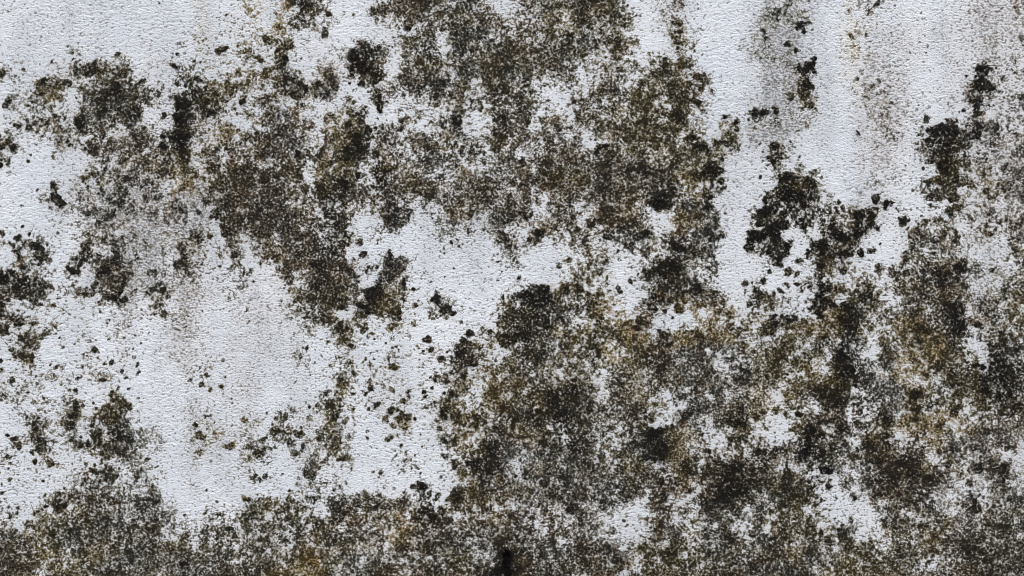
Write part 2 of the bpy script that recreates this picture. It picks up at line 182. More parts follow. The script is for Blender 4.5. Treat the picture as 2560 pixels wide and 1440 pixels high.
 (400,240,34,.4),(270,450,26,.5),(350,475,20,.6),(290,530,26,.5),(330,500,30,.4),(400,590,50,.6),(440,580,26,.55),(380,640,26,.65),(440,665,22,.8),(380,690,14,.7),(520,570,20,.45),(540,525,18,.6),(620,560,30,.6),(660,560,26,.6),(590,520,30,.4),(700,545,10,.7),(710,640,16,.45),(880,650,12,.55),(930,655,20,.65),(920,700,9,.5),
 (1060,610,9,.4),(1130,500,12,.6),(1200,577,8,.8),(1215,630,8,.9),(1232,670,9,.9),(1020,570,14,.4),(1110,650,14,.35),(1380,695,14,.4),(1110,810,11,.6),(1183,762,16,.85),(1250,765,26,.9),(1220,740,14,.5),(1295,818,12,.8),(1240,850,30,.5),(1360,830,30,.4),(1345,865,12,.7),(1490,790,44,.75),(1480,850,60,.85),(1530,800,24,.75),(1540,860,24,.75),
 (1420,870,12,.85),(960,778,8,.8),(805,820,22,.5),(920,795,8,.7),(680,745,14,.6),(640,790,40,.5),(590,800,16,.75),(300,745,16,.75),(310,700,12,.6),(255,800,16,.7),(290,810,9,.6),(455,855,22,.65),(485,850,12,.5),(75,695,20,.75),(30,712,14,.7),(235,690,8,.7),(30,870,30,.5),(100,860,20,.55),(90,920,24,.7),(240,925,16,.85),(240,1000,16,.8),
 (340,900,40,.55),(620,920,50,.75),(600,980,60,.7),(700,930,26,.7),(760,900,26,.75),(510,1080,60,.75),(540,1120,40,.7),(1270,950,40,.9),(1320,970,50,.97),(1390,940,40,.85),(1340,1000,40,.85),(1040,890,44,.65),(990,910,9,.8),(1200,1000,30,.6),(1240,990,30,-.4),(1505,960,16,-.6),(1490,1010,14,-.6),(1270,990,14,-.6),(490,970,40,-.5),
 (780,1130,50,.6),(1050,1200,30,.7),(1020,1150,40,.3),(1640,880,40,.5),(1660,600,60,.85),(1600,600,26,.9),(1710,470,50,.85),(1650,250,40,.8),(1820,340,40,.85),(880,1010,40,-.4),(770,1340,34,-.6),(640,1360,26,-.5),(1440,1260,30,-.4),(1650,950,50,-.35),(1110,1260,26,.3),(1010,1040,26,-.3)],
(2,2):[(190,170,22,-1.),(265,330,20,-.9),(205,215,30,1.),(650,60,50,-.4),(1100,60,30,-.7),(1060,310,44,-.8),(1040,270,20,.85),(1120,350,40,.9),(1060,400,50,1.),(1100,450,60,.9),(1080,520,60,.97),(1020,540,50,.85),(1030,590,16,-.9),(1090,640,26,-.8),(1130,710,26,-.8),(1125,760,24,1.),(1350,200,44,.85),(1290,70,30,.7),(1560,270,50,.75),(1700,290,60,.9),
 (1640,280,40,.8),(1500,100,50,-.4),(1760,100,60,-.3),(1150,200,50,-.5),(1880,400,50,-.5),(1880,340,60,-.4),(1780,430,40,-.4),(1500,430,60,-.4),(1680,530,40,-.5),(1450,600,44,-.5),(1560,620,60,.9),(1480,500,30,.85),(1660,650,90,.85),(1700,780,90,.85),(1600,800,60,.8),(1640,900,70,.75),(1520,820,40,.7),(1400,770,40,-.5),(1350,850,40,-.5),
 (1350,1000,60,-.4),(1380,1080,60,-.35),(1180,1020,26,.5),(1120,1080,40,.8),(1100,1110,40,.8),(850,1035,14,.55),(800,1150,40,-.4),(850,1220,24,-.6),(940,1060,80,-.4),(1050,1120,30,-.4),(90,1020,50,-.5),(250,1090,30,-.6),(360,1160,30,-.4),(440,930,50,.85),(480,970,40,.7),(800,810,14,-.9),(990,780,8,-.9),(20,620,60,-.4),(90,580,30,-.3),
 (400,490,20,-.3),(300,140,30,.8),(160,600,16,.6),(770,250,30,-.4),(830,470,40,-.4),(1200,1260,50,.85),(1200,1320,40,.5),(1460,880,30,.95),(1330,610,60,.85),(1380,650,40,.85),(1540,1050,40,-.5),(1740,1040,30,-.4),(1500,1140,40,.8),(1150,170,24,.3),(30,1400,40,.95),(250,370,20,.4),(1900,650,9,.8),(1000,480,40,.9),(430,40,60,.8),(560,120,40,.7),(1440,350,40,-.4)],
(2,3):[(40,50,30,-.6),(60,140,50,-.5),(20,240,40,-.6),(20,420,50,-.7),(120,420,40,-.6),(420,60,80,.85),(520,160,50,.9),(450,180,40,.85),(230,250,30,.9),(140,240,34,.6),(70,220,24,.8),(680,50,50,-.5),(650,240,60,-.35),(740,200,50,-.2),(1110,80,60,.97),(1130,200,50,.9),(910,270,50,.97),(860,60,50,.7),(1100,220,24,-.5),(1110,260,30,.9),(1310,280,40,.85),
 (1200,210,34,-.5),(1150,130,20,-.4),(1640,60,34,.97),(1720,80,34,.9),(1810,90,34,.95),(1430,170,40,.85),(1880,170,40,.85),(1840,210,50,.7),(1520,280,30,-.5),(1440,350,60,-.5),(1630,280,30,-.4),(320,390,60,.97),(400,430,40,.9),(570,360,60,.85),(440,370,40,-.6),(640,450,34,-.8),(690,450,24,-.7),(650,520,40,-.7),(460,450,26,-.5),
 (470,610,34,-.6),(230,630,50,-.6),(120,560,40,-.4),(290,520,80,.9),(450,660,40,.9),(480,780,30,.9),(570,640,50,-.3),(680,600,30,-.3),(560,540,34,-.3),(780,450,60,.85),(860,560,60,.85),(900,640,100,.7),(1080,620,80,.75),(980,780,100,.7),(870,800,60,.75),(1030,400,60,-.5),(1100,420,30,-.4),(1000,480,40,-.4),(1210,500,50,-.5),(1400,480,34,.85),(1350,590,34,.85),
 (1370,350,10,.85),(1190,375,14,.9),(1520,540,60,-.4),(1590,610,40,.9),(1525,640,26,.7),(1640,640,40,-.5),(1770,640,60,.9),(1780,720,40,.8),(1790,780,36,.7),(1890,600,50,-.7),(1860,780,50,-.6),(1740,550,30,.6),(1560,760,30,-.4),(1460,630,40,-.4),(1250,830,40,-.5),(1500,740,30,.6),(1700,850,60,-.3),(1560,920,60,.85),(1540,980,50,.8),(1380,980,60,-.5),
 (1350,1080,50,-.4),(1300,1160,34,-.4),(1560,870,16,.9),(130,800,60,.85),(130,900,50,.85),(130,1000,50,.75),(140,1100,50,.75),(550,1000,100,-.4),(700,1060,90,-.5),(760,930,50,-.5),(400,900,60,-.4),(650,870,26,.85),(640,845,14,.7),(405,880,12,.75),(310,1060,40,.7),(330,1040,14,.8),(420,1130,22,.8),(480,1180,24,.85),(590,1120,50,.85),(560,1070,16,.85),(625,1035,24,.8),
 (550,1110,26,.85),(425,1005,9,.7),(320,1080,22,.7),(240,1100,30,.5),(640,1220,60,.75),(640,1190,40,.8),(800,1230,40,.75),(570,820,12,.7),(520,870,14,.6),(960,1070,50,-.35),(1090,1020,40,-.3),(790,610,14,-.9),(1040,1200,60,.6),(900,1250,40,-.3),(1180,1330,50,-.3),(350,1380,34,-.4),(1520,1250,60,.8),(30,1150,34,-.5),(10,880,40,-.5),(1100,960,20,.3),(1450,1200,60,.6)],
}
# faint rain-washed films: (x0, x1, y0, y1, strength, tone)
FILM = [(0,420,-160,260,.16,'g'),(1860,2040,-260,420,.30,'g'),(1780,1990,260,420,.22,'g'),(1890,2005,-160,360,.95,'g'),(2135,2260,120,520,.55,'w'),(2160,2215,190,330,.3,'w'),(2112,2136,20,150,.26,'y'),(2085,2160,30,250,.26,'y'),(2200,2400,60,180,.22,'w'),
 (2380,2580,-100,600,.50,'w'),(410,530,560,960,.34,'w'),(215,440,380,740,.75,'g'),(380,540,400,700,.65,'g'),(440,480,560,880,.35,'w'),(480,560,250,540,.3,'w'),
 (560,720,680,980,.2,'w'),(280,340,760,900,.25,'w'),(720,860,80,230,.22,'w'),(480,540,20,100,.30,'y'),(640,680,-30,40,.35,'y'),(360,400,60,200,.22,'w'),(1000,1080,620,760,.1,'w'),
 (1140,1240,560,740,.10,'g'),(450,520,960,1210,.25,'g'),(1640,1730,-20,160,.35,'g'),(1590,1680,380,700,.10,'g'),(1860,1990,120,420,.25,'g'),(1920,2000,380,460,.25,'g'),
 (0,160,150,280,.10,'g'),(540,720,560,960,.12,'w'),(380,620,740,1240,.10,'w'),(60,110,700,900,.12,'g'),(180,230,380,640,.2,'w'),(1040,1160,560,700,.14,'g'),(560,600,-20,260,.16,'w'),(940,1000,20,180,.14,'w'),(2240,2300,40,420,.16,'w'),(2330,2380,20,300,.18,'g'),(2440,2500,-20,420,.12,'g'),(2200,2260,-20,200,.2,'g'),(1380,1640,600,680,.1,'g'),(2330,2420,880,980,.2,'g'),(1800,2000,900,1100,.15,'y'),(1300,1700,1180,1330,.25,'w'),(2100,2400,1250,1340,.12,'w'),(860,1000,1270,1440,.3,'w'),(500,800,1290,1440,.3,'w'),(0,60,560,700,.1,'g'),(520,640,900,1260,.18,'g'),(2130,2190,430,520,.25,'g'),(2020,2130,120,330,.10,'g'),(2380,2520,560,1000,.3,'g'),(1780,1880,480,720,.12,'g')]

# ------------------------------------------------------------------ noise and fields
def tile_noise(seed, n=512, per=6.0):
    rng = np.random.default_rng(seed)
    f = np.fft.fft2(rng.standard_normal((n, n)))
    k = np.fft.fftfreq(n)
    kk = np.hypot(k[:, None], k[None, :]) * per
    f *= np.exp(-(kk / .75) ** 2 * 1.4) * (kk > 0)
    a = np.fft.ifft2(f).real
    return (a / a.std()).astype(np.float32)
_T = {}
def nz(seed, wx, wy, X, Y, n=512):
    """unit-variance smooth noise with feature size wx, wy photo pixels"""
    key = (seed, n)
    if key not in _T: _T[key] = tile_noise(seed, n)
    a = _T[key]
    u = (X * (6.0 / wx) + seed * 37.3) % n; v = (Y * (6.0 / wy) + seed * 91.7) % n
    i = np.floor(u).astype(np.int32) % n; j = np.floor(v).astype(np.int32) % n
    fu = (u - np.floor(u)).astype(np.float32); fv = (v - np.floor(v)).astype(np.float32)
    i1 = (i + 1) % n; j1 = (j + 1) % n
    return (a[j, i] * (1 - fu) + a[j, i1] * fu) * (1 - fv) + (a[j1, i] * (1 - fu) + a[j1, i1] * fu) * fv
def sstep(a, b, x):
    t = np.clip((x - a) / (b - a), 0, 1); return t * t * (3 - 2 * t)
def reflect(c, lim):
    c = np.abs(c); return lim - np.abs(lim - np.mod(c, 2 * lim))
def grid_sample(G, X, Y, cell):
    """bicubic-ish (smoothed bilinear) lookup, mirrored past the frame"""
    h, w_ = G.shape[:2]
    u = reflect(X, w_ * cell) / cell - .5; v = reflect(Y, h * cell) / cell - .5
    i = np.floor(u).astype(int); j = np.floor(v).astype(int)
    fu = u - i; fv = v - j
    fu = fu * fu * (3 - 2 * fu); fv = fv * fv * (3 - 2 * fv)
    i0 = np.clip(i, 0, w_ - 1); i1 = np.clip(i + 1, 0, w_ - 1); j0 = np.clip(j, 0, h - 1); j1 = np.clip(j + 1, 0, h - 1)
    if G.ndim == 3: fu = fu[..., None]; fv = fv[..., None]
    return (G[j0, i0] * (1 - fu) + G[j0, i1] * fu) * (1 - fv) + (G[j1, i0] * (1 - fu) + G[j1, i1] * fu) * fv

def blur(a, k):
    for ax in (0, 1):
        c = np.cumsum(np.concatenate([np.repeat(np.take(a, [0], ax), k + 1, ax), a, np.repeat(np.take(a, [-1], ax), k, ax)], ax), ax)
        n = a.shape[ax]
        a = (np.take(c, range(2 * k + 1, 2 * k + 1 + n), ax) - np.take(c, range(0, n), ax)) / (2 * k + 1)
    return a
STEP = 2.75
def axis(lo, hi, ilo, ihi):
    mid = list(np.arange(ilo, ihi + .1, STEP))
    up = []; s = STEP; x = mid[-1]
    while x < hi:
        s = min(s * 1.06, 20); x += s; up.append(min(x, hi))
    dn = []; s = STEP; x = mid[0]
    while x > lo:
        s = min(s * 1.06, 20); x -= s; dn.append(max(x, lo))
    return np.array(dn[::-1] + mid + up)
GROUND_Y = 720 + CZ / PX                      # photo row of the ground line
AX = axis(1280 - 2.6 / PX, 1280 + 2.6 / PX, -220, 2780)
AY = axis(720 - 1.25 / PX, GROUND_Y, -180, 1620)
X, Y = np.meshgrid(AX, AY)
NX, NY = len(AX), len(AY)

wx = 6 * nz(1, 70, 70, X, Y) + 5 * nz(2, 26, 26, X, Y) + 3.5 * nz(3, 11, 11, X, Y)
wy = 6 * nz(4, 70, 70, X, Y) + 5 * nz(5, 26, 26, X, Y) + 3.5 * nz(6, 11, 11, X, Y)
# what the single colonies already cover is taken out of the broad coverage
gy, gx = np.mgrid[4:1440:8, 4:2560:8].astype(float)
cov = np.zeros(gx.shape)
for (tj, ti), L in SP.items():
    for (zx, zy, zr, s) in L:
        if s > 0:
            d = np.hypot(gx - ti * 640 - zx / 3, gy - tj * 480 - zy / 3) / (zr / 3)
            cov = np.maximum(cov, (1 - sstep(.8, 1.25, d)) * s)
cov = cov.reshape(36, 5, 64, 5).mean((1, 3))
GRID = np.clip((GRID - .95 * cov) / (1.0 - .8 * cov), 0, 1) * (1 - sstep(.42, .62, GRID)) + GRID * sstep(.42, .62, GRID)
sx = 9 * nz(61, 70, 70, X, Y) + 5 * nz(62, 34, 34, X, Y); sy = 9 * nz(63, 70, 70, X, Y) + 5 * nz(64, 34, 34, X, Y)
GRID = GRID - .085 * sstep(.55, .8, GRID)
GRID[:18] -= .015 * sstep(.35, .7, GRID[:18])
GRID[18:, 31:] += .10 * (1 - sstep(.30, .62, GRID[18:, 31:])) + .02
D0 = grid_sample(GRID, X + wx * 1.3, Y + wy * 1.3, 40.0)
inside = sstep(-400, 0, X) * (1 - sstep(2560, 2960, X)) * sstep(-300, 0, Y) * (1 - sstep(1440, 1740, Y))
amp = sstep(.03, .45, D0) * (1 - .25 * sstep(.6, .9, D0))
m = .055 * nz(11, 44, 48, X, Y) + .065 * nz(12, 24, 24, X, Y) + .075 * nz(13, 12.5, 12.5, X, Y) + .06 * nz(17, 7.5, 7.5, X, Y, 1024)
D = D0 * 1.0 + amp * m
# scattered small colonies where the coat is lightly grown
cl = nz(14, 11.5, 11, X, Y, 1024) + .45 * nz(15, 7.5, 7.5, X, Y)
thr = 3.3 - 4.6 * D0
light = sstep(.05, .25, D0) * (1 - sstep(.45, .7, D0))
D = D + .26 * light * sstep(thr - .2, thr + .8, cl)
CORE = np.zeros_like(D0)
ragn = .6 * nz(71, 9, 9, X, Y, 1024) + .5 * nz(72, 17, 17, X, Y)
lowl = (1 - sstep(1150, 1350, X)) * sstep(620, 860, Y) * np.clip(.5 + .6 * nz(20, 60, 110, X, Y), 0, 1.2)
dots = sstep(1.6, 2.35, nz(18, 7.0, 6.6, X, Y, 1024) + .60 * lowl * (.5 + 1.4 * D0)) * np.clip(.6 + .5 * nz(19, 70, 90, X, Y), 0, 1) * sstep(.03, .2, D0 + .05 + .1 * lowl)
D = np.maximum(D, .82 * dots)
for (tj, ti), L in SP.items():
    for (zx, zy, zr, s) in L:
        cx = ti * 640 + zx / 3; cy = tj * 480 + zy / 3; r = zr / 3 * (1.08 if zr < 30 else .93)
        i0, i1 = np.searchsorted(AX, [cx - 2.0 * r - 12, cx + 2.0 * r + 12]); j0, j1 = np.searchsorted(AY, [cy - 2.0 * r - 12, cy + 2.0 * r + 12])
        q = (slice(j0, j1), slice(i0, i1))
        wk = min(1, r / 12)
        d = np.hypot(X[q] - cx + wx[q] * .55 * wk, Y[q] - cy + wy[q] * .55 * wk)
        k = 1 - sstep(.46, 1.34, d / r + .20 * ragn[q])
        if s > 0:
            tgt = min(1, .42 + .58 * s) if r < 12 else s
            CORE[q] = np.maximum(CORE[q], k * max(0, min(1, (s - .66) / .24)))
            D[q] = np.maximum(D[q], k * tgt + (1 - k) * D[q] + k * .06 * nz(16, 9, 9, X[q], Y[q]))
        else:
            D[q] = D[q] + k * s * .38 * np.clip(D[q] * 1.3, 0, 1)
D = np.clip(D + CORE * (.0 + .05 * nz(73, 12, 12, X, Y, 1024)), 0, 1.1)

F = np.zeros_like(D); FT = np.zeros(D.shape + (3,))
base_streak = nz(21, 26, 420, X, Y) * .6 + nz(22, 11, 260, X, Y) * .4
for (x0, x1, y0, y1, s, t) in FILM:
    hw = (x1 - x0) / 2; fx = 1 - sstep(.1, 1.45, np.abs(X + wx * .8 - (x0 + x1) / 2) / hw)
    fy = sstep(y0 - 40, y0 + 70, Y + wy * 3) * (1 - sstep(y1 - 160, y1 + 90, Y + wy * 4))
    a = fx * fy * s * np.clip(.85 + .25 * base_streak + .16 * nz(24, 40, 50, X, Y) + .12 * nz(25, 14, 16, X, Y), .2, 1.6)
    F += a; FT += a[..., None] * np.array(PAL[t])
halo = .26 * sstep(.10, .60, blur(blur(np.clip(D, 0, 1), 4), 5)) * (1 + .2 * nz(26, 40, 60, X, Y))
F += halo; FT += halo[..., None] * np.array((.135, .122, .100))
F += .06 * np.clip(nz(23, 60, 200, X, Y), 0, 2) + .07
FT += .04 * np.array(PAL['g'])
FT /= np.maximum(F, .04)[..., None] * 1.0
F = .62 * np.tanh(F / .62)
tone = grid_sample(TG, X + sx * 2.4, Y + sy * 2.4, 80.0)
hue = nz(31, 44, 40, X, Y); hue2 = nz(32, 26, 26, X, Y); val = nz(33, 22, 22, X, Y)
tone = tone * (1 + np.stack([.05 * hue + .02 * hue2, .01 * hue, -.07 * hue - .03 * hue2], -1)) * np.exp(.24 * val)[..., None]
och = .45 * sstep(1.6, 2.4, nz(34, 40, 36, X, Y))
tone = tone * (1 - och[..., None]) + och[..., None] * np.array((.20, .145, .060))
for (cx, cy, r, t, s) in [(120,235,22,'y',.7),(450,455,26,'y',.9),(555,335,30,'y',.7),(645,12,34,'y',.9),(680,180,22,'y',.8),(640,110,18,'y',.7),(820,310,16,'y',.7),(842,335,20,'y',.6),(805,425,18,'y',.8),
    (1385,285,13,'y',1),(1725,455,24,'y',.8),(1560,530,28,'y',.7),(1700,560,30,'y',.6),(1513,768,27,'y',.8),(1545,795,30,'y',.7),(1395,832,22,'y',.7),(1760,810,46,'y',.8),(1815,845,24,'y',.8),(1830,775,28,'y',.6),
    (1590,985,24,'y',.7),(1700,1090,34,'y',.7),(1692,1150,34,'y',.6),(2245,810,32,'y',.9),(2262,915,44,'y',1),(2290,1060,38,'y',1),(2335,1105,28,'y',.9),(2082,793,14,'y',.9),(985,1345,24,'y',.9),(283,1010,42,'o',.9),
    (1178,1090,30,'y',.7),(1240,985,46,'y',.5),(2550,225,9,'y',1),(582,1115,12,'y',.8),(955,760,34,'y',.6),(1500,60,26,'o',.8),(1690,100,22,'o',.8),(415,160,16,'y',.4),(1480,300,40,'o',.6),
    (1620,320,60,'o',.7),(1640,250,40,'o',.6),(1420,920,50,'y',.35),(1330,1090,30,'y',.4),(2420,1020,60,'o',.8),(2010,1290,60,'o',.6),(2160,1390,60,'o',.7),(1680,1390,50,'o',.6),(2200,720,40,'o',.7),(600,230,50,'o',.7),
    (1925,900,60,'o',.8),(1600,880,40,'o',.6),(1920,1080,50,'o',.6),(2100,1080,40,'b',.7),(700,1250,40,'o',.5),(1850,1300,60,'n',.8),(2500,1380,90,'n',.8)]:
    i0, i1 = np.searchsorted(AX, [cx - 2 * r - 12, cx + 2 * r + 12]); j0, j1 = np.searchsorted(AY, [cy - 2 * r - 12, cy + 2 * r + 12])
    q = (slice(j0, j1), slice(i0, i1))
    k = s * (1 - sstep(.45, 1.4, np.hypot(X[q] - cx + sx[q] * .7, Y[q] - cy + sy[q] * .7) / r + .15 * ragn[q]))[..., None]
    tone[q] = tone[q] * (1 - k) + k * np.array(PAL[t])
tone *= (1 - .58 * CORE)[..., None]
tone[..., 2] = np.minimum(tone[..., 2], .40 * (tone[..., 0] + tone[..., 1]))
tone = np.clip(tone, .006, .5)

# relief of the float-finished coat: sideways ripples, lumps, pores (metres)
trow_ = .28 * nz(41, 11, 7, X, Y, 1024) + .20 * nz(42, 21, 14, X, Y, 1024) + .18 * nz(43, 55, 34, X, Y) + .9 * nz(44, 400, 300, X, Y)
H = trow_ * .00048 * (1 - .25 * sstep(.4, .8, D)) + .0030 * nz(45, 900, 700, X, Y)
H += sstep(.4, .9, D) * .00022 * nz(46, 7.5, 7.5, X, Y, 1024)
# the open joint at the foot of the wall
jx = np.abs(X - 1269 - 2.0 * nz(47, 50, 50, X, Y)) + 1.6 * nz(50, 8, 10, X, Y, 1024)
jw = 3.5 + 3.5 * sstep(1360, 1392, Y)
jm = (1 - sstep(jw - 3, jw + 4.5, jx)) * sstep(1364, 1392, Y + 5 * nz(48, 9, 9, X, Y))
H -= jm * .008
D = np.maximum(D, sstep(.05, .7, jm) * 1.35)
jt = (1 - sstep(6, 30, jx)) * sstep(1330, 1385, Y)
D = np.maximum(D, jt * (.80 + .08 * nz(49, 9, 9, X, Y)))
tone = tone * (1 - .85 * sstep(.02, .3, jm)[..., None])

WX = (X - 1280) * PX; WZ = CZ + (720 - Y) * PX

# ------------------------------------------------------------------ materials
def mat(name):
    m_ = bpy.data.materials.new(name); m_.use_nodes = True
    nt = m_.node_tree; nt.nodes.clear()
    return m_, nt
def N(nt, t, **k):
    n = nt.nodes.new(t)
    for a, b in k.items(): setattr(n, a, b)
    return n
def M(nt, op, a, b=None, c=None, clamp=False):
    n = nt.nodes.new('ShaderNodeMath'); n.operation = op; n.use_clamp = clamp
    for i, v in enumerate((a, b, c)):
        if v is None: continue
        if isinstance(v, (int, float)): n.inputs[i].default_value = v
        else: nt.links.new(v, n.inputs[i])
    return n.outputs[0]
def SS(nt, x, a, b, lo=0.0, hi=1.0):
    n = nt.nodes.new('ShaderNodeMapRange'); n.interpolation_type = 'SMOOTHSTEP'
    nt.links.new(x, n.inputs[0]); n.inputs[1].default_value = a; n.inputs[2].default_value = b
    n.inputs[3].default_value = lo; n.inputs[4].default_value = hi
    return n.outputs[0]
def MIX(nt, f, a, b, bt='MIX'):
    n = nt.nodes.new('ShaderNodeMix'); n.data_type = 'RGBA'; n.blend_type = bt
    for s, v in ((n.inputs[0], f), (n.inputs[6], a), (n.inputs[7], b)):
        if isinstance(v, tuple): s.default_value = v + (1,) if len(v) == 3 else v
        elif isinstance(v, (int, float)): s.default_value = v
        else: nt.links.new(v, s)
    return n.outputs[2]
def NOISE(nt, vec, scale, detail=2, rough=.5, stretch=(1, 1, 1), off=(0, 0, 0)):
    mp = nt.nodes.new('ShaderNodeMapping'); mp.inputs['Scale'].default_value = stretch; mp.inputs['Location'].default_value = off
    nt.links.new(vec, mp.inputs[0])
    n = nt.nodes.new('ShaderNodeTexNoise'); n.inputs['Scale'].default_value = scale
    n.inputs['Detail'].default_value = detail; n.inputs['Roughness'].default_value = rough
    nt.links.new(mp.outputs[0], n.inputs['Vector'])
    return n.outputs['Fac']

def wall_material():
    m_, nt = mat('weathered_plaster')
    tc = N(nt, 'ShaderNodeTexCoord'); P = tc.outputs['Object']
    dn = N(nt, 'ShaderNodeAttribute', attribute_name='growth').outputs['Fac']
    fl = N(nt, 'ShaderNodeAttribute', attribute_name='film').outputs['Fac']
    tn = N(nt, 'ShaderNodeAttribute', attribute_name='tone').outputs['Color']
    ft = N(nt, 'ShaderNodeAttribute', attribute_name='film_tone').outputs['Color']
    rip = NOISE(nt, P, 270, 3, .66, (.80, 1, 1.15))            # float marks lying sideways
    grn = NOISE(nt, P, 270, 3, .66, (1, 1, 1), (3, 1, 7))      # grains
    fine = NOISE(nt, P, 620, 1, .5, (1, 1, 1), (9, 4, 1))
    g1 = M(nt, 'MULTIPLY', M(nt, 'SUBTRACT', rip, .5), 11.0)
    g2 = M(nt, 'MULTIPLY', M(nt, 'SUBTRACT', grn, .5), 13.5)
    g3 = M(nt, 'MULTIPLY', M(nt, 'SUBTRACT', fine, .5), 4.0)
    iso = SS(nt, dn, .25, .6)
    g = M(nt, 'ADD', M(nt, 'MULTIPLY', g1, M(nt, 'SUBTRACT', 1.0, iso)), M(nt, 'MULTIPLY', g2, iso))
    g = M(nt, 'ADD', g, M(nt, 'MULTIPLY', g3, .5))
    s = M(nt, 'SUBTRACT', M(nt, 'MULTIPLY', M(nt, 'SUBTRACT', dn, .49), 5.0), g)
    # plaster, its slight mottling and the films washed over it
    big = NOISE(nt, P, 6, 4, .6, (1, 1, .5))
    plaster = MIX(nt, SS(nt, big, .35, .68), (.69, .722, .755), (.765, .79, .81))
    plaster = MIX(nt, M(nt, 'MULTIPLY', M(nt, 'ADD', SS(nt, g1, -.5, -2.3), M(nt, 'MULTIPLY', SS(nt, g, -1.4, -2.6), .4)), .62, clamp=True), plaster, (.24, .24, .235))  # darker ripple hollows: grime, plus ripple shade put into the colour
    fcov = M(nt, 'MULTIPLY', fl, 1.0)
    fs = M(nt, 'SUBTRACT', M(nt, 'SUBTRACT', M(nt, 'MULTIPLY', fcov, 4.0), 2.15), g)
    fa = SS(nt, fs, -.8, 1.2, 0, .80)
    film_c = MIX(nt, 1.0, ft, (1.15, 1.15, 1.15), 'MULTIPLY')
    wash = MIX(nt, 1.0, ft, (3.1, 3.05, 3.05), 'MULTIPLY')
    c = MIX(nt, M(nt, 'MULTIPLY', fcov, .85, clamp=True), plaster, wash)
    c = MIX(nt, fa, c, MIX(nt, 1.0, ft, (.75, .75, .75), 'MULTIPLY'))
    # growth
    pale = MIX(nt, .48, tn, (.40, .375, .325))
    c = MIX(nt, SS(nt, dn, .36, .80, 0, .56), c, MIX(nt, .5, tn, (.50, .47, .40)))
    c = MIX(nt, SS(nt, s, -.85, -.05), c, pale)
    c = MIX(nt, SS(nt, s, -.25, .75), c, tn)
    deep = MIX(nt, 1.0, tn, (.15, .14, .115), 'MULTIPLY')
    c = MIX(nt, SS(nt, s, .45, 2.1), c, deep)
    b = N(nt, 'ShaderNodeBsdfPrincipled')
    nt.links.new(c, b.inputs['Base Color'])
    b.inputs['Roughness'].default_value = .93
    b.inputs['Specular IOR Level'].default_value = .18
    h = M(nt, 'ADD', M(nt, 'MULTIPLY', g, .16), M(nt, 'MULTIPLY', g3, .06))
    bp = N(nt, 'ShaderNodeBump'); bp.inputs['Strength'].default_value = 1.0; bp.inputs['Distance'].default_value = .0030
    nt.links.new(h, bp.inputs['Height']); nt.links.new(bp.outputs[0], b.inputs['Normal'])
    o = N(nt, 'ShaderNodeOutputMaterial'); nt.links.new(b.outputs[0], o.inputs[0])
    return m_
def plain(name, col, rough=.9, nscale=40, var=.3):
    m_, nt = mat(name)
    tc = N(nt, 'ShaderNodeTexCoord')
    f = NOISE(nt, tc.outputs['Object'], nscale, 5, .65)
    lo = tuple(v * (1 - var) for v in col); hi = tuple(v * (1 + var) for v in col)
    b = N(nt, 'ShaderNodeBsdfPrincipled'); nt.links.new(MIX(nt, SS(nt, f, .3, .7), lo, hi), b.inputs['Base Color'])
    b.inputs['Roughness'].default_value = rough; b.inputs['Specular IOR Level'].default_value = .2
    bp = N(nt, 'ShaderNodeBump'); bp.inputs['Distance'].default_value = .004; bp.inputs['Strength'].default_value = .6
    nt.links.new(f, bp.inputs['Height']); nt.links.new(bp.outputs[0], b.inputs['Normal'])
    o = N(nt, 'ShaderNodeOutputMaterial'); nt.links.new(b.outputs[0], o.inputs[0])
    return m_
MW = wall_material()
M_CORE = plain('masonry_core', (.34, .33, .31), .95, 30)
M_GROUND = plain('ground_concrete', (.26, .255, .24), .95, 9)
M_TWIG = plain('twig_bark', (.010, .011, .014), .8, 400)
M_CAP = plain('coping_concrete', (.30, .30, .285), .95, 25)

# ------------------------------------------------------------------ meshes
def np_mesh(name, co, quads, material, parent=None, attrs=None, smooth=True):
    me = bpy.data.meshes.new(name)
    me.vertices.add(len(co)); me.vertices.foreach_set('co', np.ascontiguousarray(co, np.float32).ravel())
    nq = len(quads)
    me.loops.add(nq * 4); me.loops.foreach_set('vertex_index', np.ascontiguousarray(quads, np.int32).ravel())
    me.polygons.add(nq); me.polygons.foreach_set('loop_start', np.arange(0, nq * 4, 4, dtype=np.int32))
    me.update(calc_edges=True)
    if smooth: me.polygons.foreach_set('use_smooth', np.ones(nq, bool))
    for k, a in (attrs or {}).items():
        if a.ndim == 1:
            at = me.attributes.new(k, 'FLOAT', 'POINT'); at.data.foreach_set('value', np.ascontiguousarray(a, np.float32))
        else:
            at = me.attributes.new(k, 'FLOAT_COLOR', 'POINT')
            at.data.foreach_set('color', np.ascontiguousarray(np.concatenate([a, np.ones((len(a), 1))], 1), np.float32).ravel())
    me.materials.append(material)
    o = bpy.data.objects.new(name, me); COL.objects.link(o)
    if parent: o.parent = parent
    return o
def box(name, lo, hi, material, parent=None, bevel=0):
    import bmesh
    bm = bmesh.new(); bmesh.ops.create_cube(bm, size=1)
    for v in bm.verts:
        v.co = [lo[i] + (v.co[i] + .5) * (hi[i] - lo[i]) for i in range(3)]
    if bevel: bmesh.ops.bevel(bm, geom=bm.edges[:], offset=bevel, segments=2, affect='EDGES')
    me = bpy.data.meshes.new(name); bm.to_mesh(me); bm.free(); me.materials.append(material)
    o = bpy.data.objects.new(name, me); COL.objects.link(o)
    if parent: o.parent = parent
    return o

gnd = box('ground', (-60, -60, -.3), (60, 60, 0), M_GROUND); gnd['kind'] = 'structure'

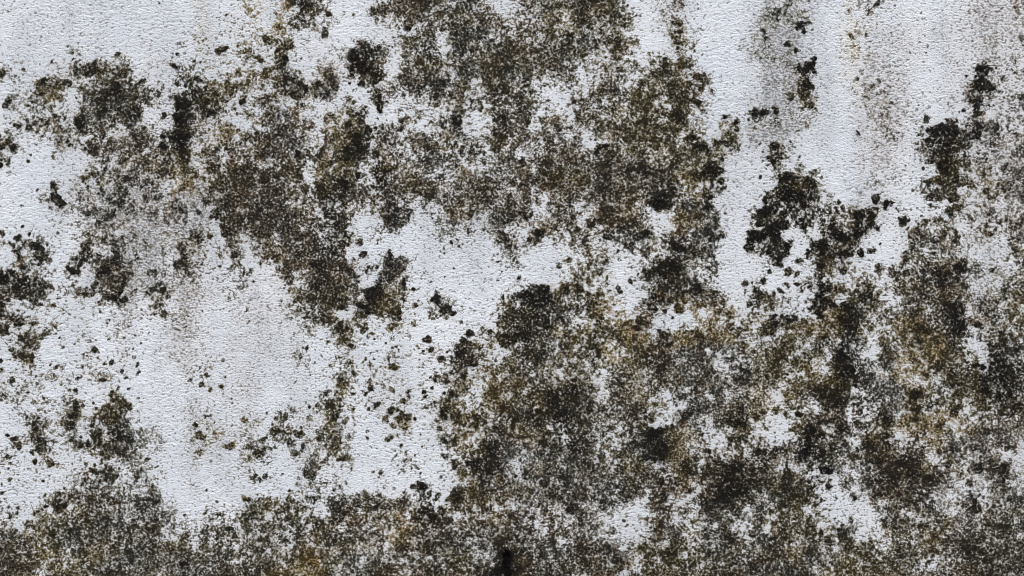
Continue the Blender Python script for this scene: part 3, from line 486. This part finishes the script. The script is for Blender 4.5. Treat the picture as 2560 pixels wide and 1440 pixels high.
wall = bpy.data.objects.new('plaster_wall', None); COL.objects.link(wall)
wall['label'] = 'weathered white plaster wall covered with black and olive mould'
wall['category'] = 'wall'
co = np.stack([WX, -H, WZ], -1).reshape(-1, 3)
idx = np.arange(NX * NY).reshape(NY, NX)
Q = np.stack([idx[1:, :-1], idx[1:, 1:], idx[:-1, 1:], idx[:-1, :-1]], -1)
ATT = {'growth': D.ravel(), 'film': F.ravel(), 'tone': tone.reshape(-1, 3), 'film_tone': FT.reshape(-1, 3)}
coat = np_mesh('plaster_coat', co, Q.reshape(-1, 4), MW, wall, ATT)
box('masonry_core', (-2.6, .022, 0.0), (2.6, .22, CZ + 1.25), M_CORE, wall)
box('coping', (-2.65, -.03, CZ + 1.25), (2.65, .25, CZ + 1.31), M_CAP, wall, .006)

# crusts of growth standing proud of the coat, one mesh for each connected patch
DS = blur(D, 1)
CUT = .60
infr = (X > -215) & (X < 2775) & (Y > -175) & (Y < 1615)
mask = (DS > CUT) & infr & (jm < .02)
fm = mask[:-1, :-1] & mask[1:, :-1] & mask[:-1, 1:] & mask[1:, 1:]
K = 2
h2, w2 = fm.shape[0] // K, fm.shape[1] // K
cm = fm[:h2 * K, :w2 * K].reshape(h2, K, w2, K).any((1, 3))
lab = np.zeros((h2, w2), int); comps = []
from collections import deque
cml = cm.tolist(); labl = lab.tolist()
for j in range(h2):
    for i in range(w2):
        if cml[j][i] and not labl[j][i]:
            n = len(comps) + 1; labl[j][i] = n; dq = deque([(j, i)]); cnt = 0
            while dq:
                a, b = dq.popleft(); cnt += 1
                for c, d in ((a + 1, b), (a - 1, b), (a, b + 1), (a, b - 1)):
                    if 0 <= c < h2 and 0 <= d < w2 and cml[c][d] and not labl[c][d]:
                        labl[c][d] = n; dq.append((c, d))
            comps.append(cnt)
lab = np.array(labl)
full = np.zeros(fm.shape, int); full[:h2 * K, :w2 * K] = np.kron(lab, np.ones((K, K), int))
full[~fm] = 0
order = np.argsort(comps)[::-1]
big_ids = [int(k) + 1 for k in order[:280] if comps[k] >= 9]
prune = sstep(CUT - .01, CUT + .14, DS)
lift = .00012 + prune * (.0009 + .00055 * np.clip(nz(51, 9, 9, X, Y, 1024), -1.2, 2.0) + .0003 * nz(52, 26, 26, X, Y))
lift = np.maximum(lift, .00010) + .0012 * CORE * prune
cco = np.stack([WX, -H - lift, WZ], -1).reshape(-1, 3)
def crust(name, sel):
    q = Q[sel]
    if not len(q): return None
    u, inv = np.unique(q.ravel(), return_inverse=True)
    return np_mesh(name, cco[u], inv.reshape(-1, 4), MW, wall, {k: a[u] for k, a in ATT.items()})
ff = full.ravel(); so_ = np.argsort(ff, kind='stable'); bounds = np.searchsorted(ff[so_], np.arange(len(comps) + 2))
Q2 = Q.reshape(-1, 4)
def faces_of(k): return so_[bounds[k]:bounds[k + 1]]
bigset = set(big_ids)
nb = 0
for k in big_ids:
    f = faces_of(k)
    if not len(f): continue
    q = Q2[f]; u, inv = np.unique(q.ravel(), return_inverse=True)
    nm = 'mould_patch' if comps[k - 1] > 120 else 'mould_spot'
    np_mesh(nm, cco[u], inv.reshape(-1, 4), MW, wall, {kk: a[u] for kk, a in ATT.items()}); nb += 1
rest = np.concatenate([faces_of(k) for k in range(1, len(comps) + 1) if k not in bigset] or [np.zeros(0, int)])
if len(rest):
    u, inv = np.unique(Q2[rest].ravel(), return_inverse=True)
    o = np_mesh('mould_speck', cco[u], inv.reshape(-1, 4), MW, wall, {kk: a[u] for kk, a in ATT.items()})
    o['kind'] = 'stuff'
print('crust parts', nb, 'components', len(comps), 'crust faces', int((full > 0).sum()), 'coat faces', len(Q2))

# ------------------------------------------------------------------ the splinter stuck to the coat
def splinter():
    import bmesh
    bm = bmesh.new()
    pts = [(2137.2, 327.0, 1.1), (2139.2, 330.2, 2.3), (2141.8, 333.6, 2.6), (2144.4, 337.6, 2.1), (2146.4, 341.3, 1.2)]
    rings = []
    for i, (x, y, r) in enumerate(pts):
        c = Vector(((x - 1280) * PX, -.0022 - .0003 * i, CZ + (720 - y) * PX))
        t = Vector((.55, 0, -.83)).normalized(); a = Vector((t.z, 0, -t.x)); b = Vector((0, 1, 0))
        rings.append([bm.verts.new(c + (a * math.cos(k * math.pi / 3) + b * math.sin(k * math.pi / 3) * .7) * r * PX) for k in range(6)])
    for p, q in zip(rings, rings[1:]):
        for k in range(6): bm.faces.new((p[k], p[(k + 1) % 6], q[(k + 1) % 6], q[k]))
    bm.faces.new(rings[0][::-1]); bm.faces.new(rings[-1])
    bmesh.ops.recalc_face_normals(bm, faces=bm.faces[:])
    j = np.abs(AY - 334).argmin(); i = np.abs(AX - 2142).argmin()
    for v in bm.verts: v.co.y -= float(H[j, i])
    me = bpy.data.meshes.new('wood_splinter'); bm.to_mesh(me); bm.free(); me.materials.append(M_TWIG)
    o = bpy.data.objects.new('wood_splinter', me); COL.objects.link(o)
    o['label'] = 'tiny black splinter stuck at a slant on clean white plaster'
    o['category'] = 'splinter'
splinter()
